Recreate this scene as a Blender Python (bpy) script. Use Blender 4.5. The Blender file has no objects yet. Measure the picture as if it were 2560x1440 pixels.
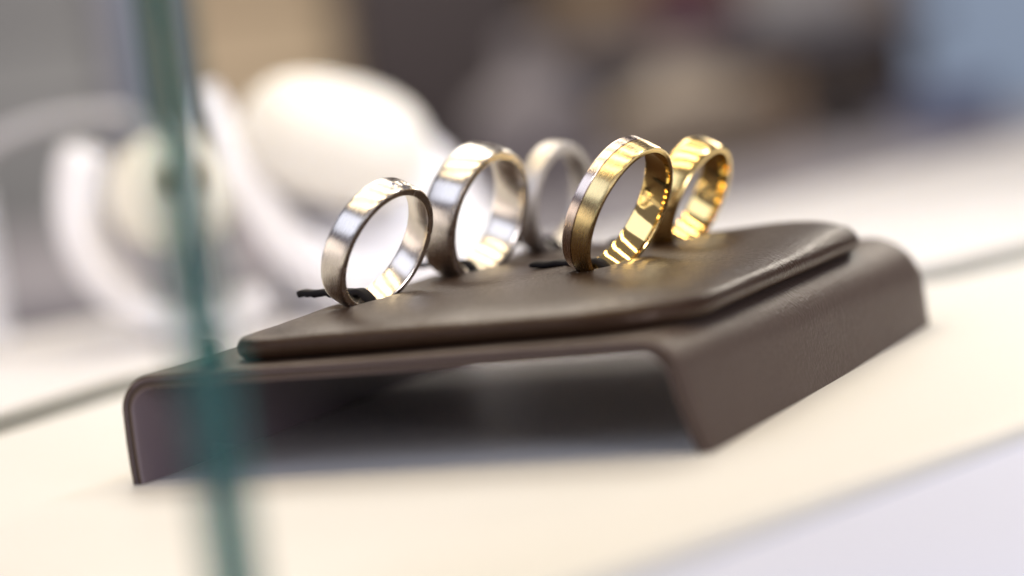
import bpy, bmesh, math, random
from mathutils import Vector, Matrix, noise
random.seed(4)
S = 0.001                                   # everything below is written in millimetres
scn = bpy.context.scene
COL = scn.collection

# ------------------------------------------------------------------ camera
cd = bpy.data.cameras.new('camera'); cam = bpy.data.objects.new('camera', cd); COL.objects.link(cam)
R_ = Vector((0.91212996, 0.39083155, -0.1235704)); U_ = Vector((0.0775026, 0.1315874, 0.98827026))
F_ = Vector((-0.4025075, 0.91100793, -0.08973435)); CP = Vector((206.559, -321.685, 55.910))
M = Matrix((R_, U_, -F_)).transposed().to_4x4(); M.translation = CP * S
cam.matrix_world = M
cd.sensor_width = 36; cd.lens = 6500 / 2560 * 36
cd.clip_start = 0.005; cd.clip_end = 60
cd.dof.use_dof = True; cd.dof.focus_distance = 0.3965; cd.dof.aperture_fstop = 6.3
scn.camera = cam

# ------------------------------------------------------------------ render, world, lamps
scn.view_settings.view_transform = 'Standard'; scn.view_settings.look = 'None'
scn.view_settings.exposure = 0.0; scn.view_settings.gamma = 1.0
scn.cycles.max_bounces = 14; scn.cycles.transmission_bounces = 10; scn.cycles.glossy_bounces = 6
scn.cycles.sample_clamp_indirect = 12.0; scn.cycles.caustics_reflective = True
scn.cycles.use_denoising = True
world = bpy.data.worlds.new('World'); scn.world = world; world.use_nodes = True
bg = world.node_tree.nodes['Background']
bg.inputs['Color'].default_value = (0.66, 0.62, 0.74, 1); bg.inputs['Strength'].default_value = 0.28

def area(name, loc, target, sx, sy, power, color, spread=180):
    l = bpy.data.lights.new(name, 'AREA'); l.shape = 'RECTANGLE'; l.size = sx * S; l.size_y = sy * S
    l.energy = power; l.color = color; l.spread = math.radians(spread)
    o = bpy.data.objects.new(name, l); COL.objects.link(o)
    o.location = Vector(loc) * S
    d = (Vector(target) - Vector(loc)).normalized()
    o.rotation_euler = (0, 0, 0) if abs(d.z) > 0.999 else d.to_track_quat('-Z', 'Y').to_euler()
    return o
WARM = (1.0, 0.82, 0.53)
# four warm tubes in the ceiling of the show case, running across it
for k, (ty, en) in enumerate(((0.84, 0.55), (0.38, 1.0), (0.02, 1.1), (-0.34, 0.85))):
    area('case_tube_lamp', (40, 50 + ty * 420, 450), (40, 50 + ty * 420, 0), 420, 32, en * 0.68, WARM)
# daylight of the shop front, behind and left of the camera
area('shop_window_light', (-420, -900, 880), (50, 50, 20), 1100, 700, 4.6, (0.74, 0.81, 1.0))
# low side light added right of the camera, dim warm fill added left
area('right_side_fill', (920, -420, 100), (60, 20, 8), 420, 260, 6.5, (0.95, 0.92, 1.0))
area('left_warm_fill', (-900, -520, 60), (40, 50, 20), 900, 520, 2.6, (1.0, 0.88, 0.78))
area('rear_floor_fill', (110, 760, 290), (60, 110, 0), 240, 120, 0.09, (1.0, 0.92, 0.80), 50)  # unseen low light added to brighten the table under the stand
# unseen cool light added to whiten the white displays
area('display_cool_fill', (330, 330, 520), (-100, 270, 20), 90, 90, 0.30, (0.74, 0.83, 1.0), 62)
# unseen light added to brighten the back of the room
area('back_room_fill', (-800, 1500, 1300), (-800, 1700, 0), 900, 900, 26.0, (1.0, 0.93, 0.82))

# ------------------------------------------------------------------ helpers
RH = Vector((R_.x, R_.y, 0)).normalized(); FH = Vector((F_.x, F_.y, 0)).normalized(); Z = Vector((0, 0, 1))
def finish(name, me, m, parent=None, smooth=True):
    if smooth: me.polygons.foreach_set('use_smooth', [True] * len(me.polygons))
    me.materials.append(m)
    o = bpy.data.objects.new(name, me); COL.objects.link(o)
    if parent is not None: o.parent = parent
    return o
def mesh(name, verts, faces, m, parent=None, smooth=True, org=None, fix=True):
    me = bpy.data.meshes.new(name)
    o_ = org or Vector((0, 0, 0))
    me.from_pydata([(Vector(v) - o_) * S for v in verts], [], faces)
    if fix:
        b = bmesh.new(); b.from_mesh(me); bmesh.ops.remove_doubles(b, verts=b.verts, dist=1e-7)
        bmesh.ops.recalc_face_normals(b, faces=b.faces); b.to_mesh(me); b.free()
    me.update()
    return finish(name, me, m, parent, smooth)
def sharp(o, ang=40):
    b = bmesh.new(); b.from_mesh(o.data)
    for e in b.edges:
        if len(e.link_faces) == 2 and e.calc_face_angle(0) > math.radians(ang): e.smooth = False
    b.to_mesh(o.data); b.free()
    return o
def thing(name, label, cat, loc, group=None):
    o = bpy.data.objects.new(name, None); COL.objects.link(o); o.location = Vector(loc) * S
    o.empty_display_size = 0.005
    o['label'] = label; o['category'] = cat
    if group: o['group'] = group
    return o
def tag(o, label, cat, group=None):
    o['label'] = label; o['category'] = cat
    if group: o['group'] = group
    return o
def structure(o): o['kind'] = 'structure'; return o
def grid_faces(n, m, close_m=True, close_n=False):
    f = []
    for i in range(n if close_n else n - 1):
        for j in range(m if close_m else m - 1):
            a, b = i * m + j, i * m + (j + 1) % m
            c, d = ((i + 1) % n) * m + (j + 1) % m, ((i + 1) % n) * m + j
            f.append((a, b, c, d))
    return f
def boxv(x0, x1, y0, y1, z0, z1):
    v = [(x, y, z) for x in (x0, x1) for y in (y0, y1) for z in (z0, z1)]
    return v, [(0, 1, 3, 2), (4, 6, 7, 5), (0, 4, 5, 1), (2, 3, 7, 6), (0, 2, 6, 4), (1, 5, 7, 3)]
def bevelled(o, w, seg=3):
    b = bmesh.new(); b.from_mesh(o.data)
    bmesh.ops.bevel(b, geom=list(b.edges), offset=w * S, segments=seg, affect='EDGES', profile=0.6)
    b.to_mesh(o.data); b.free()
    o.data.polygons.foreach_set('use_smooth', [True] * len(o.data.polygons))
    return o

# ------------------------------------------------------------------ materials
def mat(name, col, rough=0.5, metal=0.0, spec=0.5, coat=0.0, bump=0.0, scale=400, var=0.0, sheen=0.0, vscale=60, stint=(1, 1, 1)):
    m = bpy.data.materials.new(name); m.use_nodes = True
    nt = m.node_tree; p = nt.nodes['Principled BSDF']; L = nt.links
    p.inputs['Base Color'].default_value = (*col, 1); p.inputs['Roughness'].default_value = rough
    p.inputs['Metallic'].default_value = metal; p.inputs['Specular IOR Level'].default_value = spec
    p.inputs['Specular Tint'].default_value = (*stint, 1); p.inputs['Coat Weight'].default_value = coat; p.inputs['Sheen Weight'].default_value = sheen
    tc = nt.nodes.new('ShaderNodeTexCoord')
    if var:
        n = nt.nodes.new('ShaderNodeTexNoise'); n.inputs['Scale'].default_value = vscale; n.inputs['Detail'].default_value = 4
        L.new(tc.outputs['Object'], n.inputs['Vector'])
        mr = nt.nodes.new('ShaderNodeMapRange'); mr.inputs['To Min'].default_value = 1 - var; mr.inputs['To Max'].default_value = 1 + var
        L.new(n.outputs['Fac'], mr.inputs['Value'])
        mx = nt.nodes.new('ShaderNodeVectorMath'); mx.operation = 'SCALE'; mx.inputs[0].default_value = col
        L.new(mr.outputs['Result'], mx.inputs['Scale']); L.new(mx.outputs['Vector'], p.inputs['Base Color'])
    if bump:
        n = nt.nodes.new('ShaderNodeTexNoise'); n.inputs['Scale'].default_value = scale; n.inputs['Detail'].default_value = 3
        L.new(tc.outputs['Object'], n.inputs['Vector'])
        b = nt.nodes.new('ShaderNodeBump'); b.inputs['Strength'].default_value = bump; b.inputs['Distance'].default_value = 0.0002
        L.new(n.outputs['Fac'], b.inputs['Height']); L.new(b.outputs['Normal'], p.inputs['Normal'])
    return m
def leather(name, col, rough=0.42):
    m = mat(name, col, rough, spec=0.5, var=0.10, vscale=90, stint=(1.0, 0.80, 0.66))
    nt = m.node_tree; p = nt.nodes['Principled BSDF']; L = nt.links
    tc = nt.nodes.new('ShaderNodeTexCoord')
    p.inputs['IOR'].default_value = 1.33
    v = nt.nodes.new('ShaderNodeTexVoronoi'); v.inputs['Scale'].default_value = 1900; v.feature = 'SMOOTH_F1'
    n = nt.nodes.new('ShaderNodeTexNoise'); n.inputs['Scale'].default_value = 900; n.inputs['Detail'].default_value = 5
    L.new(tc.outputs['Object'], v.inputs['Vector']); L.new(tc.outputs['Object'], n.inputs['Vector'])
    ad = nt.nodes.new('ShaderNodeMath'); ad.operation = 'ADD'
    L.new(v.outputs['Distance'], ad.inputs[0]); L.new(n.outputs['Fac'], ad.inputs[1])
    b = nt.nodes.new('ShaderNodeBump'); b.inputs['Strength'].default_value = 0.5; b.inputs['Distance'].default_value = 0.00019
    L.new(ad.outputs[0], b.inputs['Height']); L.new(b.outputs['Normal'], p.inputs['Normal'])
    mr = nt.nodes.new('ShaderNodeMapRange'); mr.inputs['To Min'].default_value = rough - 0.08; mr.inputs['To Max'].default_value = rough + 0.10
    L.new(n.outputs['Fac'], mr.inputs['Value']); L.new(mr.outputs['Result'], p.inputs['Roughness'])
    return m
def brushed(name, col, rough, streak=0.5, aniso=0.0, sand=False):
    """metal with fine brush lines that run round the band (uv: u round, v across)"""
    m = mat(name, col, rough, metal=1.0)
    nt = m.node_tree; p = nt.nodes['Principled BSDF']; L = nt.links
    uv = nt.nodes.new('ShaderNodeUVMap'); uv.uv_map = 'UVMap'; mp = nt.nodes.new('ShaderNodeMapping')
    mp.inputs['Scale'].default_value = (900, 700, 1) if sand else (34, 85, 1)
    n = nt.nodes.new('ShaderNodeTexNoise'); n.inputs['Scale'].default_value = 1.0; n.inputs['Detail'].default_value = 4
    L.new(uv.outputs['UV'], mp.inputs['Vector']); L.new(mp.outputs['Vector'], n.inputs['Vector'])
    if aniso:
        tg = nt.nodes.new('ShaderNodeTangent'); tg.direction_type = 'UV_MAP'; tg.uv_map = 'UVMap'
        L.new(tg.outputs['Tangent'], p.inputs['Tangent'])
        p.inputs['Anisotropic'].default_value = aniso; p.inputs['Anisotropic Rotation'].default_value = 0.25
    b = nt.nodes.new('ShaderNodeBump'); b.inputs['Strength'].default_value = streak; b.inputs['Distance'].default_value = 0.00002
    L.new(n.outputs['Fac'], b.inputs['Height']); L.new(b.outputs['Normal'], p.inputs['Normal'])
    mr = nt.nodes.new('ShaderNodeMapRange'); mr.inputs['To Min'].default_value = max(0.03, rough - 0.10); mr.inputs['To Max'].default_value = rough + 0.07
    L.new(n.outputs['Fac'], mr.inputs['Value']); L.new(mr.outputs['Result'], p.inputs['Roughness'])
    ms = nt.nodes.new('ShaderNodeMapRange'); ms.inputs['From Min'].default_value = 0.3; ms.inputs['From Max'].default_value = 0.7
    ms.inputs['To Min'].default_value = 0.86 if streak > .15 else 0.97; ms.inputs['To Max'].default_value = 1.04
    L.new(n.outputs['Fac'], ms.inputs['Value'])
    mx = nt.nodes.new('ShaderNodeVectorMath'); mx.operation = 'SCALE'; mx.inputs[0].default_value = col
    L.new(ms.outputs['Result'], mx.inputs['Scale']); L.new(mx.outputs['Vector'], p.inputs['Base Color'])
    return m
LEATHER = leather('brown_leather', (0.064, 0.046, 0.038), 0.46)
CUSHION = leather('brown_cushion_leather', (0.027, 0.014, 0.008), 0.37)
BLACK = mat('black_rubber', (0.006, 0.005, 0.007), 0.7, spec=0.2, bump=0.3, scale=2500)
WHITE_TOP = mat('white_lacquer', (0.75, 0.745, 0.73), 0.45, spec=0.3, var=0.02, vscale=8)
WHITE_LOW = mat('white_laminate', (0.74, 0.72, 0.72), 0.5, spec=0.3, var=0.02, vscale=8)
WHITE_LEATHER = mat('white_display_leather', (0.84, 0.83, 0.85), 0.42, bump=0.1, scale=600)
CREAM = mat('cream_display_leather', (0.78, 0.75, 0.68), 0.5, bump=0.1, scale=600)
SILVER = brushed('brushed_white_gold', (0.74, 0.69, 0.63), 0.28, 0.60, 0.82)
SILVER_IN = brushed('polished_white_gold', (0.74, 0.68, 0.61), 0.26, 0.35)
SILVER_SAND = brushed('sanded_white_gold', (0.53, 0.50, 0.475), 0.42, 1.0, sand=True)
GOLD = brushed('brushed_yellow_gold', (0.84, 0.66, 0.32), 0.28, 0.60, 0.82)
GOLD_IN = brushed('polished_yellow_gold', (0.92, 0.68, 0.27), 0.05, 0.05)
GOLD_P = brushed('polished_gold_band', (0.90, 0.67, 0.28), 0.20, 0.15, 0.75)
ROSE = brushed('brushed_rose_gold', (0.76, 0.64, 0.56), 0.28, 0.60, 0.82)
GROOVE = brushed('polished_groove', (0.50, 0.40, 0.38), 0.12, 0.05)
def glassmat(name, ior=1.5, col=(1, 1, 1), rough=0.0, dens=0.0, dcol=(0.1, 0.6, 0.5), trans=1.0):
    m = bpy.data.materials.new(name); m.use_nodes = True; nt = m.node_tree
    p = nt.nodes['Principled BSDF']; p.inputs['Transmission Weight'].default_value = trans
    p.inputs['Roughness'].default_value = rough; p.inputs['IOR'].default_value = ior
    p.inputs['Base Color'].default_value = (*col, 1)
    if dens:
        a = nt.nodes.new('ShaderNodeVolumeAbsorption'); a.inputs['Color'].default_value = (*dcol, 1); a.inputs['Density'].default_value = dens
        nt.links.new(a.outputs['Volume'], nt.nodes['Material Output'].inputs['Volume'])
    return m
DIAMOND = mat('diamond', (0.90, 0.93, 1.0), 0.04, metal=0.7, coat=1.0)

# ------------------------------------------------------------------ setting: platform, lower counter
def slab(name, poly, z1, z0, m, r=1.2):
    """flat slab with a rounded upper rim"""
    n = len(poly); c = Vector((sum(p[0] for p in poly) / n, sum(p[1] for p in poly) / n))
    b = bmesh.new()
    vs = [b.verts.new((x * S, y * S, z1 * S)) for x, y in poly]
    f = b.faces.new(vs); b.normal_update()
    if f.normal.z < 0: bmesh.ops.reverse_faces(b, faces=[f])
    ex = bmesh.ops.extrude_face_region(b, geom=[f]); nv = [g for g in ex['geom'] if isinstance(g, bmesh.types.BMVert)]
    for v in nv: v.co.z = z1 * S
    for v in vs: v.co.z = z0 * S
    b.faces.ensure_lookup_table(); bmesh.ops.recalc_face_normals(b, faces=b.faces)
    if r:
        te = [e for e in b.edges if all(abs(v.co.z - z1 * S) < 1e-9 for v in e.verts)]
        ve = [e for e in b.edges if abs(e.verts[0].co.z - e.verts[1].co.z) > 1e-6]
        bmesh.ops.bevel(b, geom=ve, offset=6 * S, segments=5, affect='EDGES', profile=0.5)
        te = [e for e in b.edges if all(abs(v.co.z - z1 * S) < 1e-9 for v in e.verts) and len([f for f in e.link_faces if abs(f.normal.z) < .5])]
        bmesh.ops.bevel(b, geom=te, offset=r * S, segments=5, affect='EDGES', profile=0.5)
    me = bpy.data.meshes.new(name); b.to_mesh(me); b.free()
    return finish(name, me, m, None, True)
structure(sharp(slab('display_platform', [(-67, -420), (-25, -420), (80, -130), (125, -6), (181.6, 150), (257.8, 360), (145, 358), (74, 189), (-20, 150), (-67, 112)], 0, -3.4, WHITE_TOP, 3.0), 30))
structure(sharp(slab('counter', [(-900, -700), (700, -700), (700, 1150), (80, 1150), (-23, 723), (-73, 507), (-96, 415), (-172, 345), (-188, 296), (-208, 268), (-420, 170), (-900, 100)], -3.5, -40, WHITE_LOW, 3), 30))

def shade_strip(name, path, wdt, z0, z1, m):
    V = []
    n = len(path)
    for i, p in enumerate(path):
        a = Vector(path[max(0, i - 1)]); b_ = Vector(path[min(n - 1, i + 1)]); t = (b_ - a).normalized(); q = Vector((-t.y, t.x))
        for o_, z in ((0.3, z0), (0.3, z1), (0.3 + wdt, z1), (0.3 + wdt, z0)): V.append((p[0] + q.x * o_, p[1] + q.y * o_, z))
    F = grid_faces(n, 4, True, False); F.append((3, 2, 1, 0)); F.append(tuple(range((n - 1) * 4, n * 4)))
    return mesh(name, V, F, m, None, False)
structure(shade_strip('shadow_gap_strip', [(-67, -400), (-67, 104), (-64, 113), (-58, 120), (-24, 148), (-14, 153), (68, 187), (76, 194), (145, 356)], 4.0, -3.49, 2.4, mat('painted_gap_shade', (0.33, 0.33, 0.30), 0.5)))  # grey strip put in for the dark shadow gap at the platform edge

structure(sharp(slab('daylight_tint_slab', [(-15, -420), (700, -420), (700, 120), (175, 120)], -0.5, -3.49, mat('daylight_tinted_laminate', (0.60, 0.65, 0.87), 0.5, spec=0.3, var=0.02, vscale=8), 0), 30))  # cool window light painted in as this slab's bluish colour

structure(shade_strip('shaded_edge_strip', [(257.8, 360), (181.6, 150), (125, -6), (80, -130), (-25, -420)], 5.0, -3.45, -0.15, mat('painted_edge_shade', (0.44, 0.47, 0.54), 0.5)))  # shade on the platform's edge painted in as a grey-blue strip

# ------------------------------------------------------------------ ring stand (bridge wrapped in leather)
W, D, H, T = 90.2, 119.0, 16.0, 2.1
stand = thing('ring_display_stand', 'low dark brown leather bridge stand with bent sides carrying the padded ring cushion', 'display stand', (W / 2, D / 2, 0))
SO = Vector((W / 2, D / 2, 0))
prof = []
def arc(cx, cz, r, a0, a1, n):
    return [(cx + r * math.cos(math.radians(a0 + (a1 - a0) * i / n)), cz + r * math.sin(math.radians(a0 + (a1 - a0) * i / n))) for i in range(n + 1)]
left = [(0.0, 0.0), (-0.15, 3), (-0.2, 6), (-0.15, 9)] + arc(5.2, H - 5.2 - 0.1, 5.3, 178, 90, 12)
rr = 6.2
right = [(x, H) for x in (20, 40, 60, 75)] + arc(W - 2.9 - rr, H - rr, rr, 90, 14, 16) + [(W - 2.1, 6.6), (W - 1.1, 3.2), (W, 0.0)]
right_b = [(x, H) for x in (20, 40, 60, 75)] + arc(W - 0.3 - 9.2, H - 9.2, 9.2, 90, 2, 16) + [(W - 0.2, 5.0), (W - 0.1, 2.5), (W, 0.0)]
prof = left + right; prof_b = left + right_b
nrm = []
for i in range(len(prof)):
    a = prof[max(0, i - 1)]; b = prof[min(len(prof) - 1, i + 1)]
    tx, tz = b[0] - a[0], b[1] - a[1]; l = math.hypot(tx, tz); nrm.append((-tz / l, tx / l))   # outward
nrm[0] = (-1, 0); nrm[-1] = (1, 0.0)
bead = [(0.0, 0.9), (0.05, 0.45), (0.25, 0.12), (0.55, 0.0), (0.8, 0.1), (0.92, 0.42), (1.04, 0.42), (1.16, 0.12), (1.45, 0.0), (1.8, 0.06), (2.02, 0.3), (2.1, 0.8)]
loop = [(o, y) for o, y in bead] + [(2.1, D - 0.8), (1.8, D - 0.1), (0.9, D), (0.25, D - 0.1), (0.0, D - 0.8)]
ny = 26
# subdivide the long runs so leather can undulate slightly
loopf = []
for k in range(len(loop)):
    a, b = loop[k], loop[(k + 1) % len(loop)]
    n = ny if abs(b[1] - a[1]) > 20 else 1
    for q in range(n): loopf.append((a[0] + (b[0] - a[0]) * q / n, a[1] + (b[1] - a[1]) * q / n))
verts = []
for (x, z), (nx, nz) in zip(prof, nrm):
    bx, bz = prof_b[len(verts) // len(loopf)]; fx, fz = x, z
    for o, y in loopf:
        g = (y / D) ** 0.8; x = fx + (bx - fx) * g; z = fz + (bz - fz) * g
        w = 0.10 * noise.noise(Vector((x * .06, y * .06, z * .1)))
        verts.append((x - nx * (o - w), y, max(0.02, z - nz * (o - w))))
mm = len(loopf)
faces = grid_faces(len(prof), mm, True, False)
faces.append(tuple(range(mm - 1, -1, -1))); faces.append(tuple(range((len(prof) - 1) * mm, len(prof) * mm)))
body = mesh('bent_board', verts, faces, LEATHER, stand, True, SO); sharp(body, 60)
body.data.materials.append(mat('plum_lining', (0.115, 0.088, 0.098), 0.6, bump=0.2, scale=1500, var=0.1))
for pl in body.data.polygons:
    cx_, cz_ = pl.center.x / S + SO.x, pl.center.z / S; nrm__ = pl.normal
    if (nrm__.z < -0.3 and cz_ > 5) or (cx_ < 8 and nrm__.x > 0.4 and nrm__.z < .2) or (cx_ > W - 9 and nrm__.x < -0.4): pl.material_index = 1
# a strip of turned-in leather glued along the underside seam
v, f = boxv(4, W - 6, 3.0, 9.0, H - T - 0.45, H - T - 0.05)
tr = mesh('underside_hem', v, f, LEATHER, stand, False, SO)

# rings: name -> centre, azimuth, tilt, radius, width
RINGS = dict(
    r1=((29.5, 31.0, 29.4), -13.0, 28.3, 10.54, 4.3, 1.35),
    r2=((31.4, 64.0, 30.7), -10.0, 19.0, 11.45, 6.0, 1.8),
    r3=((32.9, 94.0, 29.7), -10.0, 12.0, 10.2, 4.0, 1.9),
    r4=((61.7, 50.0, 30.1), -10.1, 28.1, 11.35, 4.9, 1.1),
    r5=((61.0, 84.0, 28.7), -6.0, 27.0, 10.1, 5.3, 1.3))
def frame_of(az, tl):
    az, tl = math.radians(az), math.radians(tl)
    n = Vector((math.cos(tl) * math.cos(az), math.cos(tl) * math.sin(az), -math.sin(tl)))
    e1 = (Vector((0, 0, 1)) - n * n.z).normalized(); e2 = n.cross(e1)
    return n, e1, e2

# ------------------------------------------------------------------ cushion
CX0, CX1, CY0, CY1 = 14.3, 86.0, 4.5, 108.0
def cushion_z(x, y):
    """top surface with its soft dome and the dents where the rings press in"""
    u = min(x - CX0, CX1 - x); v = min(y - CY0, CY1 - y)
    qx, qy = 18 - u, 18 - v
    sd = math.hypot(max(qx, 0), max(qy, 0)) + min(max(qx, qy), 0) - 17.0
    ed = max(0.0, -sd)
    z = 19.25 + 1.6 * (1 - math.exp(-ed / 4.2)) + 1.25 * math.exp(-((x - 76) / 15) ** 2 - ((y - 90) / 20) ** 2) + 0.85 * math.sin(math.pi * min(1, max(0, (x - CX0) / (CX1 - CX0)))) * math.sin(math.pi * min(1, max(0, (y - CY0) / (CY1 - CY0))))
    for c, az, tl, r, w, th in RINGS.values():
        n, e1, e2 = frame_of(az, tl)
        b = Vector(c) - e1 * r
        d = Vector((x - b.x, y - b.y, 0)); nh = Vector((n.x, n.y, 0)).normalized()
        s = d.dot(nh); t = d.dot(Vector((-nh.y, nh.x, 0)))
        z -= 0.85 * math.exp(-(s / 2.3) ** 2 - (t / 5.5) ** 2)
        z += 0.32 * math.exp(-((abs(s) - 5.0) / 2.0) ** 2 - (t / 7.5) ** 2)
    z += 0.12 * noise.noise(Vector((x * .09, y * .09, 1.7))) + 0.05 * noise.noise(Vector((x * .3, y * .3, 4.7)))
    return z
def rrect(ins, rad, n=14, sides=22):
    x0, x1, y0, y1 = CX0 + ins, CX1 - ins, CY0 + ins, CY1 - ins
    pts = []; full = 12.5 - ins
    RD = {-90: 18.0, 0: 15.0, 90: 9.0, 180: 9.0}
    rr = {k: max(0.6, v - ins) for k, v in RD.items()}
    for a0 in (-90, 0, 90, 180):
        rad = rr[a0]
        cx, cy = {-90: (x1 - rad, y0 + rad), 0: (x1 - rad, y1 - rad), 90: (x0 + rad, y1 - rad), 180: (x0 + rad, y0 + rad)}[a0]
        for i in range(n + 1):
            a = math.radians(a0 + 90 * i / n); pts.append((cx + rad * math.cos(a), cy + rad * math.sin(a)))
        # straight run to the next corner
        nx = {-90: (x1, y1 - rr[0]), 0: (x0 + rr[90], y1), 90: (x0, y0 + rr[180]), 180: (x1 - rr[-90], y0)}[a0]
        last = pts[-1]
        for i in range(1, sides): pts.append((last[0] + (nx[0] - last[0]) * i / sides, last[1] + (nx[1] - last[1]) * i / sides))
    return pts
rings_ = [(2.4, 16.04), (1.6, 16.15), (0.8, 16.45), (0.25, 16.95), (0.0, 17.6), (0.08, 18.25), (0.4, 18.9), (0.9, 19.4)]
cv = []
for ins, z in rings_:
    for x, y in rrect(ins, 12.5 - ins): cv.append((x, y, z + 0.12 * noise.noise(Vector((x * .1, y * .1, z)))))
m0 = len(cv) // len(rings_)
insets = [1.5, 2.4, 3.4, 4.6, 6, 7.6, 9.4, 11.4, 13.5, 15.7, 18, 20.4, 22.8, 25.2, 27.6, 30, 32, 33.6, 34.3]
for ins in insets:
    for x, y in rrect(ins, 12.5 - ins): cv.append((x, y, cushion_z(x, y)))
nn = len(rings_) + len(insets)
cf = grid_faces(nn, m0, True, False); cf.append(tuple(range((nn - 1) * m0, nn * m0)))
CO = Vector(((CX0 + CX1) / 2, (CY0 + CY1) / 2, 16))
cush = mesh('cushion', cv, cf, CUSHION, stand, True, SO)
b = bmesh.new(); b.from_mesh(cush.data); bmesh.ops.triangulate(b, faces=[f for f in b.faces if len(f.verts) > 4]); b.to_mesh(cush.data); b.free()
cush['label'] = 'soft domed cushion pad with rounded corners, rings pressed into it'

# fine dust that settled on the pad
dv, df = [], []
for k in range(230):
    x = random.uniform(CX0 + 2, CX1 - 2); y = random.uniform(CY0 + 1, CY0 + 62); q = random.uniform(.025, .065) * (1.6 if random.random() < .08 else 1)
    zc = cushion_z(x, y) + 0.01; b0 = len(dv)
    for i in range(5):
        a = i * 1.257 + k; dv.append((x + q * math.cos(a), y + q * .7 * math.sin(a), zc))
    dv.append((x, y, zc + q * .8)); df += [(b0 + i, b0 + (i + 1) % 5, b0 + 5) for i in range(5)]
dust = mesh('dust_specks', dv, df, mat('dust', (0.55, 0.50, 0.45), 0.9), stand, False, SO, fix=False); dust['kind'] = 'stuff'

# tabs that run out of the slits through the rings, and the slits themselves
def ribbon(name, pts, wid, thk, m, parent, org, frayed=0.0):
    V = []; n = len(pts)
    sec = [(-.5, -.5), (-.3, -.62), (.3, -.62), (.5, -.5), (.56, 0), (.5, .5), (.3, .62), (-.3, .62), (-.5, .5), (-.56, 0)]
    for i, p in enumerate(pts):
        a = Vector(pts[max(0, i - 1)]); b_ = Vector(pts[min(n - 1, i + 1)])
        t = (b_ - a).normalized(); s = Vector((0, 0, 1)).cross(t).normalized(); u = t.cross(s)
        k = 1.0
        if i < 3: k = (0.45, 0.8, 0.96)[i]
        for c in sec:
            dz = c[1] * thk
            if frayed and c[1] < -.4 and i < n * 0.6: dz -= frayed * max(0, noise.noise(Vector((i * 1.3, 2.2, 0)))) * 2
            V.append(Vector(p) + s * c[0] * wid * k + u * dz * k)
    F = grid_faces(n, len(sec), True, False)
    F.append(tuple(range(len(sec) - 1, -1, -1))); F.append(tuple(range((n - 1) * len(sec), n * len(sec))))
    return mesh(name, V, F, m, parent, True, org)
for key, (c, az, tl, r, w, th) in RINGS.items():
    n, e1, e2 = frame_of(az, tl); base = Vector(c) - e1 * r
    nh = Vector((n.x, n.y, 0)).normalized(); cross = Vector((-nh.y, nh.x, 0))
    L_ = {'r1': 12.2, 'r4': 12.0}.get(key, 11.0)
    pts = []
    N = 34
    zt = (Vector(c) - e1 * (r - th)).z + 1.25
    for i in range(N + 1):
        s = -L_ + (L_ + 3.6) * i / N
        q = base + nh * s
        z0 = cushion_z(q.x, q.y)
        zz = zt + 0.15 * math.sin(i * .7) * .4
        if s > 0.2: zz = zt - (s - 0.2) ** 1.6 * 0.55
        if key == 'r1': zz += max(0, -s - 3) * 0.03
        pts.append((q.x, q.y, zz))
    ribbon('ring_tab', pts, 1.9, 0.8, BLACK, stand, SO, 0.45 if key == 'r1' else 0.0)
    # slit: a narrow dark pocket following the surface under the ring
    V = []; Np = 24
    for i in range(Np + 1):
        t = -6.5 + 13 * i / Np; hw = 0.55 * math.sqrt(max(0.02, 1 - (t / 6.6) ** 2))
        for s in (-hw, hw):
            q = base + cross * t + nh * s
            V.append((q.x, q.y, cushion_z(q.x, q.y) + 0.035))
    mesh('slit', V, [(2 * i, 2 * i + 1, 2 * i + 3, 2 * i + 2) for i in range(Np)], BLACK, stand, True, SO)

# ------------------------------------------------------------------ rings
def band(name, key, prof, m, parent, n=192, closed=True, wave=0.0):
    """sweep a (s across, rho radius) profile round the finger axis; uv for the brushing"""
    c, az, tl, r, w, th = RINGS[key]
    nv, e1, e2 = frame_of(az, tl); V = []
    for i in range(n):
        a = 2 * math.pi * i / n
        dirv = e1 * math.cos(a) + e2 * math.sin(a)
        for s, rho in prof: V.append((nv * (s + wave * math.sin(2 * a + .6)) + dirv * rho) * S)
    k = len(prof)
    F = []
    for i in range(n):
        for j in range(k if closed else k - 1):
            F.append((i * k + j, i * k + (j + 1) % k, ((i + 1) % n) * k + (j + 1) % k, ((i + 1) % n) * k + j))
    me = bpy.data.meshes.new(name); me.from_pydata(V, [], F)
    uvl = me.uv_layers.new(name='UVMap')
    for pi, poly in enumerate(me.polygons):
        i, j = divmod(pi, k if closed else k - 1)
        uu = [(i / n, prof[j]), (i / n, prof[(j + 1) % k]), ((i + 1) / n, prof[(j + 1) % k]), ((i + 1) / n, prof[j])]
        for li, (u, pr) in zip(poly.loop_indices, uu): uvl.data[li].uv = (u, pr[0] / 10.0 + 0.5)
    b = bmesh.new(); b.from_mesh(me)
    bmesh.ops.recalc_face_normals(b, faces=b.faces)
    for e in b.edges:
        if len(e.link_faces) == 2 and e.calc_face_angle(0) > math.radians(32): e.smooth = False
    b.to_mesh(me); b.free()
    return finish(name, me, m, parent, True)
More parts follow.
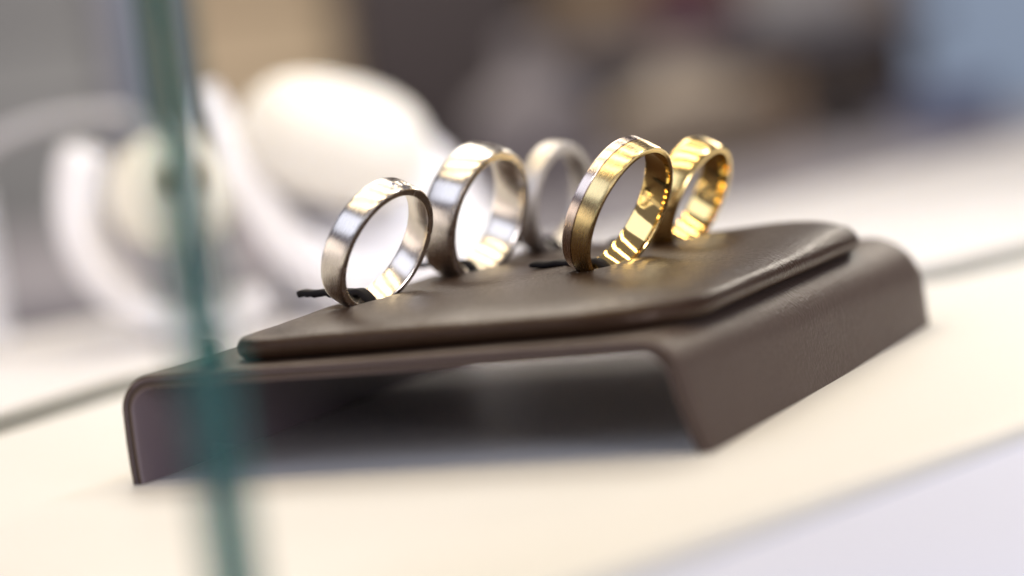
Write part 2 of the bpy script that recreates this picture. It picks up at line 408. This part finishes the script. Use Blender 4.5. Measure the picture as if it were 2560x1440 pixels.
def outer_prof(s0, s1, r, dome, w, bev0, bev1, depth=0.35, n=8):
    """outer skin of a band between s0 and s1, closed below at r-depth"""
    f = lambda s: r - dome * (2 * s / w) ** 2
    pts = []
    if bev0: pts += [(s0, f(s0) - bev0), (s0 + bev0 * .3, f(s0) - bev0 * .3), (s0 + bev0, f(s0 + bev0))]
    else: pts += [(s0, f(s0) - .06), (s0 + .02, f(s0) - .02), (s0 + .05, f(s0 + .05))]
    a = s0 + (bev0 or .12); b_ = s1 - (bev1 or .12)
    pts += [(a + (b_ - a) * i / n, f(a + (b_ - a) * i / n)) for i in range(1, n)]
    if bev1: pts += [(s1 - bev1, f(s1 - bev1)), (s1 - bev1 * .3, f(s1) - bev1 * .3), (s1, f(s1) - bev1)]
    else: pts += [(s1 - .05, f(s1 - .05)), (s1 - .02, f(s1) - .02), (s1, f(s1) - .06)]
    pts += [(s1, r - dome - depth), (s0, r - dome - depth)]
    return pts
def inner_prof(w, r_out, r_in, n=6):
    """lining: comfort curved inside, flat rims"""
    h = w / 2
    pts = [(-h, r_out), (-h, r_in + .16), (-h + .12, r_in + .04)]
    pts += [(-h + .3 + (w - .6) * i / n, r_in - .10 * math.sin(math.pi * i / n)) for i in range(n + 1)]
    pts += [(h - .12, r_in + .04), (h, r_in + .16), (h, r_out)]
    return pts
def ring_thing(key, name, label):
    c = RINGS[key][0]
    return thing(name, label, 'ring', c, 'wedding rings standing in the cushion')
# ring 1: flat brushed white gold with small flush set diamonds
def simple_ring(key, label, mo, mi, dome, bev):
    c, az, tl, r, w, th = RINGS[key]
    t = ring_thing(key, 'wedding_ring', label)
    band('outer_band', key, outer_prof(-w / 2, w / 2, r, dome, w, bev, bev), mo, t)
    band('inner_band', key, inner_prof(w - 0.02, r - dome - .34, r - th), mi, t)
    return t
ring1 = simple_ring('r1', 'brushed white gold ring with small diamonds set in its top, front left of the cushion', SILVER, SILVER_IN, 0.10, 0.22)
ring2 = simple_ring('r2', 'wide plain white gold ring standing just behind the ring with the diamonds', SILVER, SILVER_IN, 0.22, 0.30)
ring3 = simple_ring('r3', 'thin pale white gold ring with a grainy finish, blurred behind the two tone ring', SILVER_SAND, SILVER_SAND, 0.25, 0.30)
ring5 = simple_ring('r5', 'shiny plain yellow gold ring, blurred behind the two tone ring', GOLD_P, GOLD_IN, 0.30, 0.35)
# ring 4: two tone
c, az, tl, r, w, th = RINGS['r4']
ring4 = ring_thing('r4', 'wedding_ring', 'two tone rose and yellow gold ring with a polished groove, front right of the cushion')
gs = -w / 2 + 0.36 * w
band('rose_gold_band', 'r4', outer_prof(-w / 2, gs - .075, r, 0.10, w, .22, 0), ROSE, ring4)
band('yellow_gold_band', 'r4', outer_prof(gs + .075, w / 2, r, 0.10, w, 0, .22), GOLD, ring4)
band('groove', 'r4', [(gs - .074, r - .10), (gs - .03, r - .26), (gs + .03, r - .26), (gs + .074, r - .10), (gs + .074, r - .4), (gs - .074, r - .4)], GROOVE, ring4)
band('inner_band', 'r4', inner_prof(w - .02, r - .44, r - th), GOLD_IN, ring4)
# diamonds of ring 1
def brilliant(name, pos, nv, up, rad, m, parent, org):
    t = up.cross(nv).normalized(); V = []
    lev = [(0.55, 0.26, 0), (0.86, 0.16, 22.5), (1.0, 0.0, 0), (1.0, -0.04, 0), (0.5, -0.42, 22.5)]
    for rr_, h, off in lev:
        for i in range(8):
            a = math.radians(45 * i + off); V.append(pos + (nv * math.cos(a) + t * math.sin(a)) * rr_ * rad + up * h * rad)
    V.append(pos - up * 0.85 * rad); F = [tuple(range(8))]
    for l in range(4):
        for i in range(8): F.append((l * 8 + i, l * 8 + (i + 1) % 8, (l + 1) * 8 + (i + 1) % 8, (l + 1) * 8 + i))
    for i in range(8): F.append((32 + i, 32 + (i + 1) % 8, 40))
    return mesh(name, V, F, m, parent, False, org)
c, az, tl, r, w, th = RINGS['r1']; nv, e1, e2 = frame_of(az, tl); cc = Vector(c)
for k, ph in enumerate((-4.0, 4.6, -12.6)):
    a = math.radians(ph); d = e1 * math.cos(a) + e2 * math.sin(a)
    pos = cc + d * (r - 0.14) + nv * 0.35
    st = brilliant('diamond', pos, nv, d, 0.74, DIAMOND, ring1, cc)
    # bright cut seat round the stone
    V = []
    tt = d.cross(nv).normalized()
    for i in range(20):
        aa = 2 * math.pi * i / 20
        for rr_, h in ((0.76, .12), (0.82, .18), (0.90, .10), (0.86, -.10), (0.76, -.10)): V.append(pos + (nv * math.cos(aa) + tt * math.sin(aa)) * rr_ + d * h)
    mesh('setting_rim', V, grid_faces(20, 5, True, True), SILVER_IN, ring1, True, cc)

# ------------------------------------------------------------------ glass pane in the foreground
GL = glassmat('green_float_glass', 1.5, (0.08, 0.26, 0.235), 0.0, 34.0, (0.08, 0.52, 0.46), 0.76)
def pane():
    # plan corners of an upright glass strip seen almost end on
    n0 = CP + FH * 228; f0 = CP + FH * 272
    a, b_, c_, d_ = n0 - RH * 30.1, n0 - RH * 25.4, f0 - RH * 30.2, f0 - RH * 34.9
    P = [a, b_, c_, d_]; O = Vector((a.x, a.y, 0))
    V = [(p.x, p.y, z) for z in (0.02, 170.0) for p in P]
    F = [(0, 3, 2, 1), (4, 5, 6, 7), (0, 1, 5, 4), (1, 2, 6, 5), (2, 3, 7, 6), (3, 0, 4, 7)]
    o = mesh('glass_pane', V, F, GL, None, False, O)
    o.location = O * S
    b = bmesh.new(); b.from_mesh(o.data)
    bmesh.ops.bevel(b, geom=list(b.edges), offset=0.5 * S, segments=1, affect='EDGES')
    b.to_mesh(o.data); b.free()
    return o
tag(pane(), 'clear glass pane with a dark green vertical edge standing blurred in front at left', 'glass pane')
# roots carry their own location; parts were built relative to it

# ------------------------------------------------------------------ white displays behind
def superell(name, c, ax, up, half, e, m, parent, nu=40, nvv=24):
    """rounded pillow: ax long axis, up short axis, half sizes"""
    ax = Vector(ax).normalized(); up = Vector(up); up = (up - ax * up.dot(ax)).normalized(); sd = ax.cross(up)
    sg = lambda v, k: math.copysign(abs(v) ** k, v)
    V = []
    for j in range(nvv + 1):
        ph = -math.pi / 2 + math.pi * j / nvv
        for i in range(nu):
            t = 2 * math.pi * i / nu
            V.append(Vector(c) + ax * half[0] * sg(math.sin(ph), e) + (sd * half[1] * math.cos(t) + up * half[2] * math.sin(t)) * sg(abs(math.cos(ph)), e))
    return V, grid_faces(nvv + 1, nu, True, False)
def strap(name, pts, wid, thk, m, parent, org, wdir, thk2=None):
    thk1 = thk
    V = []; n = len(pts); wdir = Vector(wdir).normalized()
    sec = [(-.5, -.3), (-.47, -.5), (.47, -.5), (.5, -.3), (.5, .3), (.47, .5), (-.47, .5), (-.5, .3)]
    for i in range(n):
        t = (Vector(pts[min(n - 1, i + 1)]) - Vector(pts[max(0, i - 1)])).normalized(); u = t.cross(wdir).normalized()
        thk = thk1 + ((thk2 or thk1) - thk1) * i / (n - 1)
        for a_, b_ in sec: V.append(Vector(pts[i]) + wdir * a_ * wid + u * b_ * thk)
    F = grid_faces(n, 8, True, False); F.append(tuple(range(7, -1, -1))); F.append(tuple(range((n - 1) * 8, n * 8)))
    return mesh(name, V, F, m, parent, True, org)
def loc(base, r, h, d=0): return Vector(base) + RH * r + FH * d + Z * h
# large one
B1 = Vector((-90, 262, -3.5)); d1 = thing('bracelet_display', 'large white leather rolled bracelet display, blurred behind the silver rings', 'jewellery display', B1)
def rest(V, zmin):
    return [Vector((v[0], v[1], max(v[2], zmin + 0.02 * math.sin(v[0])))) for v in V]
V, F = superell('body', loc(B1, 4.5, 26.5, 18), RH * .66 - Z * .75, Z + RH * .3, (37, 15, 20.5), .92, WHITE_LEATHER, d1, 56, 40)
mesh('curved_body', rest(V, B1.z + .1), F, WHITE_LEATHER, d1, True, B1)
V, F = superell('lining', loc(B1, -14, 30, 24), RH, Z, (19, 8, 24), .92, WHITE_LEATHER, d1)
mesh('lining', rest(V, B1.z + .1), F, mat('crease_shade_lilac', (0.62, 0.57, 0.64), 0.8), d1, True, B1)  # shade in the crease below the roll is put into this mauve
V, F = superell('lower', loc(B1, 6, 9, 8), RH, Z, (31, 18, 17), .85, WHITE_LEATHER, d1, 48, 30)
mesh('lower_cushion', rest(V, B1.z + .15), F, WHITE_LEATHER, d1, True, B1)
V, F = superell('roll', loc(B1, -4, 43, -6), RH * .94 - Z * .33 + FH * .1, Z, (24, 19, 16), .85, WHITE_LEATHER, d1, 56, 40)
mesh('padded_roll', V, F, CREAM, d1, True, B1)
pts = []
ctl = [(-35, 60), (-33, 54), (-30, 44), (-25.5, 33), (-19, 21), (-8.5, 11), (3.5, 5.5)]
for i in range(len(ctl) - 1):
    for q in range(6):
        t = q / 6; a_, b_ = ctl[i], ctl[i + 1]; pts.append(loc(B1, a_[0] + (b_[0] - a_[0]) * t, a_[1] + (b_[1] - a_[1]) * t, -4))
strap('curved_flap', pts, 34, 3.5, WHITE_LEATHER, d1, B1, FH, 13)
# small one
B2 = Vector((-133, 229, -3.5)); d2 = thing('bracelet_display', 'small white rolled bracelet display at the left, partly behind the glass', 'jewellery display', B2)
V, F = superell('roll', loc(B2, 8.5, 36), FH + RH * .45, Z, (17, 15, 14), .8, WHITE_LEATHER, d2)
mesh('padded_roll', V, F, mat('ivory_leather', (0.88, 0.84, 0.72), 0.5, bump=0.1, scale=600), d2, True, B2)
V, F = superell('core', loc(B2, 13, 39, -14), FH + RH * .3, Z, (6, 4.5, 4), .8, WHITE_LEATHER, d2)
mesh('core', V, F, mat('tan_core', (0.34, 0.26, 0.17), 0.6), d2, True, B2)
pts = []
for i in range(40):
    a = math.radians(150 + 150 * i / 39)
    pts.append(loc(B2, 13 + 29 * math.cos(a), 33 + 30 * math.sin(a), 4))
strap('curved_flap', pts, 30, 9, WHITE_LEATHER, d2, B2, FH, 6)
# arched strap stand at the far left
B3 = Vector((-160, 250, -3.5)); d3 = thing('arched_display', 'faint white arched strap display at the left edge, behind the small rolled one', 'jewellery display', B3)
pts = []
for i in range(40):
    a = math.radians(200 - 190 * i / 39)
    pts.append(loc(B3, -6 + 30 * math.cos(a), 43 + 14 * math.sin(a), 24))
strap('arched_strap', pts, 16, 3.2, mat('grey_felt', (0.50, 0.49, 0.50), 0.7), d3, B3, FH)
V, F = boxv(-37, -31, 4, 24, 0.1, 42); bevelled(mesh('upright', [loc(B3, x, z, y) for x, y, z in V], F, WHITE_LEATHER, d3, False, B3), 1.5)
V, F = boxv(20.5, 26, 4, 24, 0.1, 44); bevelled(mesh('upright', [loc(B3, x, z, y) for x, y, z in V], F, WHITE_LEATHER, d3, False, B3), 1.5)

# ------------------------------------------------------------------ shop behind
def shopmat(name, col, rough=0.6): return mat(name, col, rough, var=0.15, vscale=6)
def cuboid(name, x0, x1, y0, y1, z0, z1, m, parent=None, org=None, bev=0):
    """box in the shop's own axes: x across, y deep, z up, measured from the point under the camera"""
    V, F = boxv(x0, x1, y0, y1, z0, z1)
    O = Vector((CP.x, CP.y, 0)); V = [O + RH * x + FH * y + Z * z for x, y, z in V]
    if org is None: org = Vector((0, 0, 0))
    o = mesh(name, V, F, m, parent, False, org)
    if bev: bevelled(o, bev)
    return o
def P3(x, y, z): return Vector((CP.x, CP.y, 0)) + RH * x + FH * y + Z * z
def lathe(name, prof_, x, y, m, parent, org, n=32, sx=1.0, sy=1.0):
    V = []
    for r_, z in prof_:
        for i in range(n):
            a = 2 * math.pi * i / n; V.append(P3(x + r_ * math.cos(a) * sx, y + r_ * math.sin(a) * sy, z))
    F = grid_faces(len(prof_), n, True, False); F.append(tuple(range(n))); F.append(tuple(range((len(prof_) - 1) * n, len(prof_) * n)))
    return mesh(name, V, F, m, parent, True, org)
structure(cuboid('back_wall', -2500, 2500, 3000, 3050, -1000, 1800, shopmat('taupe_wall', (0.14, 0.11, 0.095))))
structure(cuboid('floor', -2500, 2500, 500, 3000, -1050, -1000, shopmat('shop_floor', (0.20, 0.19, 0.21), 0.4)))
def boxthing(name, label, cat, x0, x1, y0, y1, z0, z1, m, group=None, bev=3):
    O = P3((x0 + x1) / 2, (y0 + y1) / 2, z0)
    t = thing(name, label, cat, O, group); return t, O
# rear counter with its mauve grey cloth
t, O = boxthing('rear_counter', 'long mauve grey counter of the shop, far behind the ring stand', 'counter', -60, 900, 1500, 2500, -1000, -60, None)
cuboid('counter_body', -780, 880, 1520, 2480, -1000, -75, shopmat('counter_front', (0.08, 0.07, 0.08)), t, O, 4)
cuboid('counter_top', -800, 900, 1500, 2500, -74, -60, shopmat('mauve_cloth', (0.27, 0.25, 0.275)), t, O, 3)
# beige lit panel and the dark cabinet beside it
def cabinet(name, label, cat, x0, x1, y, z0, z1, m, m2, rows):
    t, O = boxthing(name, label, cat, x0, x1, y, y + 200, z0, z1, m)
    cuboid('carcass', x0, x1, y + 12, y + 200, z0, z1, m, t, O, 3)
    h = (z1 - z0) / rows
    for k in range(rows):
        dd = cuboid('door_panel', x0 + 8, x1 - 8, y, y + 12, z0 + k * h + 5, z0 + (k + 1) * h - 5, m2, t, O, 3)
    return t
cabinet('wall_panel', 'warm beige panel far behind above the large white display', 'wall panel', -318, -142, 2700, -1000, 900, shopmat('beige_laminate', (0.50, 0.39, 0.26)), shopmat('beige_front', (0.54, 0.42, 0.28)), 5)
cabinet('tall_cabinet', 'dark brown cabinet far behind the silver rings', 'cabinet', -138, 60, 2650, -1000, 900, shopmat('dark_oak', (0.055, 0.043, 0.042)), shopmat('dark_oak_front', (0.06, 0.046, 0.046)), 4)
cabinet('grey_cabinet', 'grey cabinet far behind at the left edge of the picture', 'cabinet', -760, -385, 2750, -1000, 900, shopmat('grey_laminate', (0.28, 0.28, 0.28)), shopmat('grey_front', (0.31, 0.31, 0.31)), 5)
cabinet('lilac_panel', 'narrow lilac grey panel behind, just right of the glass edge', 'wall panel', -383, -320, 2720, -1000, 900, shopmat('lilac_laminate', (0.30, 0.30, 0.38)), shopmat('lilac_front', (0.33, 0.33, 0.42)), 3)
# daylit shop window at right
t, O = boxthing('shop_window', 'pale blue daylit shop window at the right edge, far behind', 'window', 455, 1200, 2850, 2900, -300, 900, None)
wm = bpy.data.materials.new('daylit_pane'); wm.use_nodes = True
wp = wm.node_tree.nodes['Principled BSDF']; wp.inputs['Base Color'].default_value = (0.1, 0.12, 0.15, 1)
wp.inputs['Emission Color'].default_value = (0.21, 0.26, 0.35, 1); wp.inputs['Emission Strength'].default_value = 0.9
FR = shopmat('window_frame_grey', (0.16, 0.17, 0.19))
for k in range(3): cuboid('pane', 470 + k * 245, 700 + k * 245, 2870, 2876, -140, 880, wm, t, O)
for k in range(4): cuboid('mullion', 455 + k * 245, 470 + k * 245, 2850, 2900, -140, 880, FR, t, O, 1)
cuboid('sill', 455, 1205, 2830, 2900, -160, -141, FR, t, O, 2); cuboid('head', 455, 1205, 2850, 2900, 881, 900, FR, t, O, 2)
cabinet('slate_cabinet', 'narrow slate grey cabinet far behind, left of the blue window', 'cabinet', 395, 453, 2840, -1000, 900, shopmat('slate_laminate', (0.15, 0.165, 0.20)), shopmat('slate_front', (0.17, 0.185, 0.225)), 4)
# things standing on the rear counter
def bust(label, x, y, h, wd, m):
    O = P3(x, y, -60); t = thing('necklace_bust', label, 'necklace bust', O, 'necklace busts on the rear counter')
    pr = [(.36, 0), (.37, .04), (.34, .07), (.40, .12), (.50, .35), (.50, .5), (.42, .64), (.22, .74), (.15, .84), (.16, .96), (.12, 1.0)]
    lathe('torso', [(r_ * wd, -59.8 + z * h) for r_, z in pr[2:]], x, y, m, t, O, sx=1, sy=.6)
    lathe('foot', [(r_ * wd * 1.1, -59.9 + z * h) for r_, z in pr[:3]], x, y, m, t, O)
bust('tall light grey necklace bust behind the thin silver ring', 32, 1950, 125, 95, shopmat('grey_velvet', (0.27, 0.24, 0.24)))
bust('wide beige grey necklace bust right of the tall grey one', 165, 2150, 100, 150, shopmat('greige_velvet', (0.28, 0.225, 0.17)))
def casebox(label, x0, x1, y0, y1, h, m, lidm):
    O = P3((x0 + x1) / 2, (y0 + y1) / 2, -60); t = thing('jewellery_box', label, 'jewellery box', O, 'jewellery boxes on the rear counter')
    cuboid('box_body', x0, x1, y0, y1, -59.8, -60 + h * .7, m, t, O, 2)
    cuboid('lid', x0 - 1, x1 + 1, y0 - 1, y1 + 1, -60 + h * .7 + .2, -60 + h, lidm, t, O, 2)
BRN = shopmat('tan_card', (0.26, 0.17, 0.10)); DRK = shopmat('near_black_card', (0.035, 0.026, 0.026)); RED = shopmat('maroon_card', (0.10, 0.035, 0.045))
BLU = shopmat('slate_blue_card', (0.14, 0.16, 0.26))
casebox('tan brown jewellery box left of the dark vase', 225, 268, 2280, 2330, 70, BRN, BRN)
casebox('slate blue jewellery box right of the dark vase', 345, 420, 2150, 2230, 42, BLU, BLU)
# dark vase
O = P3(308, 2300, -60); t = thing('vase', 'dark brown round vase standing on the rear counter near the window', 'vase', O)
lathe('vase_body', [(12, -59.8), (17, -57), (24, -40), (26, -22), (22, -4), (13, 8), (11, 14)], 308, 2300, DRK, t, O)
lathe('vase_rim', [(12, 14.2), (14, 16), (14, 18), (12, 19)], 308, 2300, DRK, t, O)
# shelf hung on the wall above the counter, with boxes
O = P3(300, 2600, 40); t = thing('wall_shelf', 'dark grey shelf on the back wall reaching towards the window', 'shelf', O)
SHM = shopmat('slate_shelf', (0.10, 0.10, 0.125))
cuboid('shelf_board', 60, 440, 2500, 2700, 28, 52, SHM, t, O, 2); cuboid('shelf_back', 60, 440, 2701, 2716, -60, 300, shopmat('shelf_back', (0.22, 0.155, 0.10)), t, O, 2)
O = P3(215, 2560, 52); t = thing('jewellery_box', 'maroon jewellery box on the wall shelf at the top of the picture', 'jewellery box', O, 'jewellery boxes on the wall shelf')
cuboid('box_body', 165, 245, 2520, 2600, 52.3, 100, RED, t, O, 2); cuboid('lid', 164, 246, 2519, 2601, 100.2, 118, RED, t, O, 2)
O = P3(320, 2560, 52); t = thing('jewellery_box', 'pale grey jewellery box on the wall shelf beside the maroon one', 'jewellery box', O, 'jewellery boxes on the wall shelf')
PG = shopmat('pale_grey_card', (0.34, 0.32, 0.31)); cuboid('box_body', 262, 372, 2520, 2600, 52.3, 95, PG, t, O, 2); cuboid('lid', 261, 373, 2519, 2601, 95.2, 112, PG, t, O, 2)
